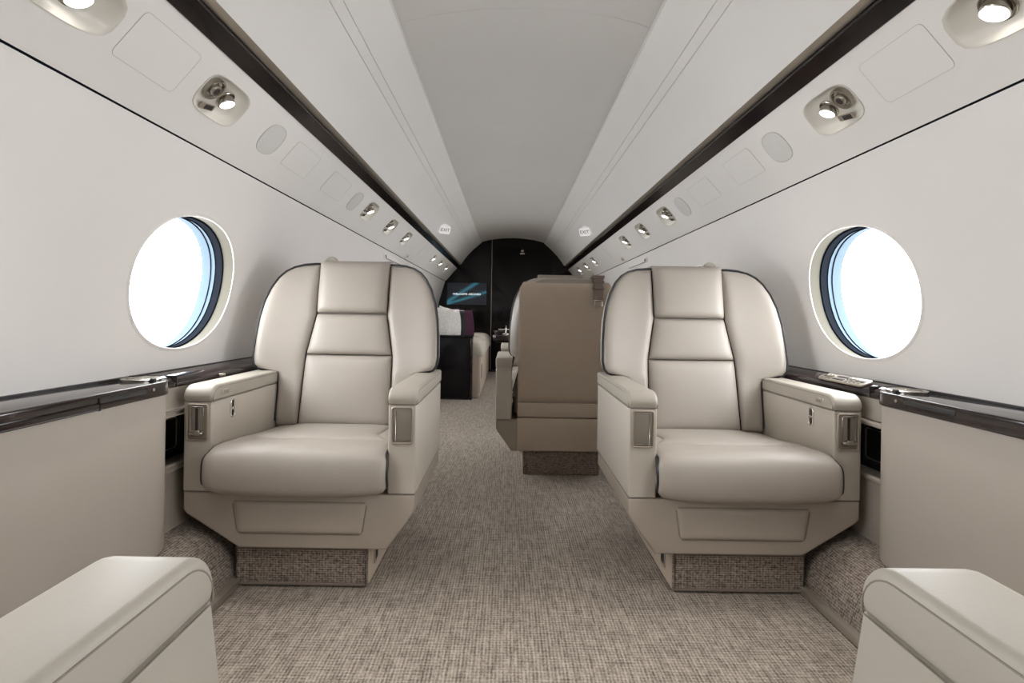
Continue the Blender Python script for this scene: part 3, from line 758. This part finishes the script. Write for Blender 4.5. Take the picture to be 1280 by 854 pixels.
def make_unit(mir):
    root = empty('service_unit')
    dish('housing', 0.112, 0.058, 0.020, 'bowl', root)
    spotlight(root, mir * 0.030, 0.006, -0.013, 0.022)
    A = aim(mir * -0.048, 0.014, -0.016, 0.2) @ Matrix.Scale(1.22, 4)
    g = lathe('air_nozzle', [(0.026, -0.004), (0.0275, 0.006), (0.0265, 0.009), (0.0225, 0.0085), (0.0205, 0.002), (0.0145, 0.000), (0.0145, 0.010), (0.0125, 0.0125), (0.0075, 0.0125), (0.0065, 0.004), (0, 0.004)], 'metal', root, 28, A)
    lathe('nozzle_hole', [(0.0085, 0.0118), (0.0085, 0.0129), (0, 0.0129)], 'dark', g, 18, A)
    Bm = aim(mir * -0.022, -0.036, -0.010, 0.1) @ Matrix.Scale(1.15, 4) @ Matrix.Rotation(R(12 * mir), 4, 'Z')
    vt = prism('vent', rrect(-0.030, 0.022, -0.0085, 0.0085, 0.004, 3), 0.0, 0.003, 'z', 'bronze', None, 0.0006); vt.data.transform(Bm); vt.parent = root
    for i in range(5):
        sl = rbox('vent_slat', -0.012 + i * 0.006, -0.0095 + i * 0.006, -0.006, 0.006, 0.0025, 0.0045, 'dark', None, 0); sl.data.transform(Bm); sl.parent = vt
    return root
def make_long_unit(mir):
    root = empty('reading_light_unit')
    dish('housing', 0.19, 0.058, 0.026, 'bowl', root, 64)
    spotlight(root, mir * 0.100, -0.004, -0.016, 0.026)
    spotlight(root, mir * -0.09, -0.004, -0.016, 0.026)
    return root
UG = 'overhead service units with lamp and air nozzle'
for sx in (-1, 1):
    sd = 'black-cabinet side' if sx < 0 else 'control-button side'
    pu = make_unit(-sx); used = False
    for y in PSU_Y + PSU_Y_AFT:
        u = pu if not used else copy_tree(pu); used = True
        u.matrix_world = orient(sx, y, 0.57)
        if y == PSU_Y[0]: lab = 'large recessed overhead unit with lamp, air nozzle and vent, ' + sd
        elif y < 0: lab = '%s recessed lamp unit behind the long overhead dish, %s' % ('first' if y > -1 else 'second', sd)
        elif y < 5: lab = '%s of three small lamp units past the far speaker, %s' % (['first', 'second', 'third'][PSU_Y.index(y) - 1], sd)
        else: lab = '%s of three tiny lamp units, counted from the dark bulkhead, %s' % (['third', 'second', 'first'][PSU_Y.index(y) - 4], sd)
        tag(u, lab, 'service unit', UG + ', ' + sd)
    b = make_long_unit(-sx); b.matrix_world = orient(sx, PSU_BIG[0], 0.57)
    tag(b, 'long recessed overhead dish with bright round lamps beside the rectangular cover, ' + sd, 'reading light')
    for y, lab in ((2.01, 'oval grey speaker grille beside the large overhead lamp unit, '), (3.10, 'oval grey speaker grille next to the row of small lamp units, ')):
        g = empty('speaker_grille'); g.matrix_world = orient(sx, y, 0.555)
        ol = superell(0.068, 0.055, 2.6)
        prism('grille_cloth', ol, -0.001, 0.0016, 'z', 'grille', g, 0.0004)
        tube('grille_rim', [(p[0], p[1], 0.0012) for p in superell(0.069, 0.056, 2.6)], 0.0010, 'line', g, 6, True)
        tag(g, lab + sd, 'speaker')
    # exit sign on the ceiling side panel
    n2 = Vector((sx * -0.77, 0, -0.63)).normalized(); t2 = Vector((sx * -0.63, 0, 0.77)).normalized()
    base = Vector((sx * 0.665, 5.42, 1.582)) + n2 * 0.030
    es = empty('exit_sign'); es.location = base
    ex = Vector((-sx * 0, -1, 0)) if sx > 0 else Vector((0, 1, 0))
    # wedge body: face turned to the aft cabin
    fd = (Vector((0, -1, 0)) * 0.75 + n2 * 0.66).normalized()
    up = (Vector((0, 0, 1)) - fd * fd.z).normalized(); rt = up.cross(fd).normalized()
    def wp(a, b_, c): return rt * a + up * b_ + fd * c
    v = [wp(a, b_, c) for c in (-0.045, 0.03) for a, b_ in rrect(-0.052, 0.052, -0.036, 0.036, 0.012, 3)]
    n = len(v) // 2
    pd('sign_box', v, [tuple(range(n))[::-1], tuple(range(n, 2 * n))] + [(i, (i + 1) % n, n + (i + 1) % n, n + i) for i in range(n)], 'sign', es, 40)
    T4 = Matrix((rt, up, fd)).transposed().to_4x4(); T4.translation = fd * 0.0305
    text_mesh('sign_text', 'EXIT', 0.044, 'sign_red', es, T4)
    tag(es, 'small white EXIT sign on the ceiling, ' + sd, 'exit sign')
    # small placard box and emergency exit handle cover
    pb_ = empty('placard_box'); pb_.matrix_world = orient(sx, 5.08, 0.13)
    rbox('placard_body', -0.028, 0.028, -0.018, 0.018, 0, 0.012, 'bowl', pb_, 0.003)
    rbox('placard_mark', -0.014, 0.014, -0.009, 0.009, 0.011, 0.0132, 'redmark', pb_, 0.0005)
    tag(pb_, 'tiny white placard box with reddish mark at the overhead panel edge, ' + sd, 'placard')
    hc = empty('exit_handle_cover', (sx * wall_x(1.215), 4.75, 1.215))
    rbox('cover_plate', -sx * 0.004 - 0.004, -sx * 0.004 + 0.004, -0.40, 0.25, -0.022, 0.022, 'wall', hc, 0.003)
    rbox('cover_slot', -sx * 0.009 - 0.0015, -sx * 0.009 + 0.0015, -0.36, 0.22, -0.0195, -0.0165, 'gasket', hc, 0)
    rbox('handle_mark', -sx * 0.009 - 0.002, -sx * 0.009 + 0.002, -0.38, -0.34, -0.014, 0.006, 'redmark', hc, 0.0005)
    tag(hc, 'white emergency exit handle cover with dark slot on the sidewall, ' + sd, 'handle cover')

# ------------------------------------------------------------------ forward cabin
bc = empty('black_cabinet', (-0.68, 5.64, 0))
tag(bc, 'glossy black lacquer cabinet end at the sofa', 'cabinet')
rbox('cabinet_body', -0.29, 0.285, -0.06, 0.06, 0.02, 0.578, 'black', bc, 0.004)
rbox('cabinet_top', -0.29, 0.305, -0.075, 0.075, 0.578, 0.60, 'black', bc, 0.006)
rbox('cabinet_foot', -0.27, 0.265, -0.05, 0.05, 0.0, 0.022, 'dark', bc, 0)
rbox('cabinet_post', 0.285, 0.305, -0.07, 0.07, 0.0, 0.578, 'wood', bc, 0.004)
dv = empty('sofa', (-0.66, 7.0, 0))
tag(dv, 'beige upholstered sofa behind the black cabinet', 'sofa')
rbox('sofa_base', -0.30, 0.345, -1.27, 1.30, 0.0, 0.40, 'taupe', dv, 0.008)
rbox('base_panel', 0.345, 0.352, -1.24, 1.2, 0.04, 0.38, 'taupe', dv, 0.003)
rbox('base_recess', 0.352, 0.354, -1.05, -0.9, 0.16, 0.30, 'dark', dv, 0)
for i in range(3):
    y0 = -1.28 + i * 0.865
    def PS(s, t, d): return Vector((-0.29 + 0.665 * s, y0 + 0.86 * t, 0.40 + d))
    cushion('seat_cushion', PS, 0.155, 'sofa', dv, 14, 18, 9, 2.6)
    def PK(s, t, d): return Vector((-0.27 + d, y0 + 0.86 * s, 0.52 + 0.36 * t))
    cushion('back_cushion', PK, 0.05, 'sofa', dv, 14, 14, 9, 2.6)
def pillow(name, label, loc, rot, w, h, th, mat, trim=None):
    v = []; f = []; N = 18; S = spaced(N)
    for sg in (1, -1):
        for t in S:
            for s in S:
                e = (1 - abs(2 * s - 1) ** 2.6) ** 0.6 * (1 - abs(2 * t - 1) ** 2.6) ** 0.6
                pin = 1 - 0.10 * math.sin(math.pi * s) * abs(2 * t - 1) ** 3, 1 - 0.10 * math.sin(math.pi * t) * abs(2 * s - 1) ** 3
                v.append(Vector(((s - .5) * w * pin[1], sg * th * e, (t - .5) * h * pin[0])))
    W = N + 1
    for b in (0, W * W):
        for j in range(N):
            for i in range(N): f.append((b + j * W + i, b + j * W + i + 1, b + (j + 1) * W + i + 1, b + (j + 1) * W + i))
    me = bpy.data.meshes.new(name); me.from_pydata(v, [], f); me.update()
    bm = bmesh.new(); bm.from_mesh(me); bmesh.ops.remove_doubles(bm, verts=bm.verts, dist=1e-5); bm.to_mesh(me); bm.free()
    o = finish(name, me, mat, None, 60)
    o.location = loc; o.rotation_euler = rot
    ring = [((s - .5) * w, 0, (t - .5) * h) for s, t in [(q / 12, 0) for q in range(12)] + [(1, q / 12) for q in range(12)] + [(1 - q / 12, 1) for q in range(12)] + [(0, 1 - q / 12) for q in range(12)]]
    rg = []
    for x, y, z in ring:
        s, t = x / w + .5, z / h + .5
        rg.append((x * (1 - 0.10 * math.sin(math.pi * t) * abs(2 * s - 1) ** 3), 0, z * (1 - 0.10 * math.sin(math.pi * s) * abs(2 * t - 1) ** 3)))
    tube('edge_cord', rg, 0.004, trim or mat, o, 6, True)
    tag(o, label, 'pillow', 'pillows on the sofa')
    return o
pillow('throw_pillow', 'white woven throw pillow right behind the black cabinet', (-0.735, 5.90, 0.712), (R(-10), R(9), R(28)), 0.29, 0.31, 0.08, 'pillow_white')
pillow('throw_pillow', 'white woven throw pillow with pleats, second from the black cabinet', (-0.645, 6.16, 0.708), (R(-8), R(6), R(58)), 0.33, 0.31, 0.075, 'pillow_white')
pillow('throw_pillow', 'black throw pillow with white edging on the sofa', (-0.605, 6.42, 0.700), (R(-8), R(4), R(60)), 0.32, 0.30, 0.06, 'pillow_black', 'pillow_white')
pillow('throw_pillow', 'plum purple throw pillow on the sofa', (-0.525, 6.70, 0.70), (R(-8), R(3), R(62)), 0.32, 0.31, 0.06, 'pillow_plum')

mo = empty('monitor', (-0.635, Y_FWD - 0.03, 1.085))
tag(mo, 'wide wall monitor reading WELCOME ABOARD over teal streaks', 'monitor')
rbox('bezel', -0.285, 0.285, -0.0, 0.029, -0.165, 0.165, 'black', mo, 0.004)
sc_ = rbox('screen', -0.275, 0.275, -0.004, 0.0, -0.155, 0.155, 'screen', mo, 0.0)
text_mesh('screen_text', 'WELCOME ABOARD', 0.046, 'text_white', sc_, Matrix.Translation((0.0, -0.0055, -0.005)) @ Matrix.Rotation(R(90), 4, 'X') @ Matrix.Diagonal((0.92, 0.8, 1, 1)))
em = empty('ceiling_sensor', (0.135, Y_FWD - 0.012, 1.70))
tag(em, 'small grey sensor high on the dark bulkhead', 'sensor')
lathe('sensor_dome', [(0.020, 0), (0.020, 0.006), (0.013, 0.012), (0, 0.014)], 'metal', em, 18, Matrix.Rotation(R(90), 4, 'X'))
rbox('sensor_plate', -0.032, 0.032, -0.002, 0.006, -0.05, -0.028, 'metal', em, 0.002)

tb = empty('conference_table', (0.42, 3.96, 0))
tag(tb, 'dark glossy table between the taupe-backed armchair and the one facing it', 'table')
prism('table_top', rrect(-0.56, 0.55, -0.27, 0.27, 0.03, 5), 0.635, 0.668, 'z', 'wood', tb, 0.006)
rbox('table_leg', 0.30, 0.42, -0.10, 0.10, 0.0, 0.636, 'wood', tb, 0.006)
rbox('table_edge', -0.545, 0.53, -0.25, 0.25, 0.622, 0.636, 'black', tb, 0.003)
pl = empty('table_ornament', (-0.06, 3.93, 0.668))
tag(pl, 'small shiny white ornament shaped like a cross-wing on the dark table', 'ornament')
lathe('ornament_foot', [(0.022, 0), (0.022, 0.003), (0.004, 0.007), (0.003, 0.026), (0, 0.026)], 'metal', pl, 16)
tube('ornament_body', [(0, -0.05, 0.030), (0, 0.05, 0.034)], 0.007, 'bowl', pl, 10)
rbox('ornament_wing', -0.05, 0.05, -0.012, 0.012, 0.029, 0.033, 'bowl', pl, 0.0015)
rbox('ornament_fin', -0.0015, 0.0015, 0.034, 0.050, 0.034, 0.056, 'bowl', pl, 0.0006)
di = lathe('crystal_dish', [(0.018, 0), (0.02, 0.003), (0.033, 0.018), (0.036, 0.024), (0.033, 0.0235), (0.018, 0.006), (0, 0.005)], 'metal', None, 20)
di.location = (-0.105, 3.80, 0.668)
tag(di, 'small round metal dish at the edge of the dark table', 'dish')
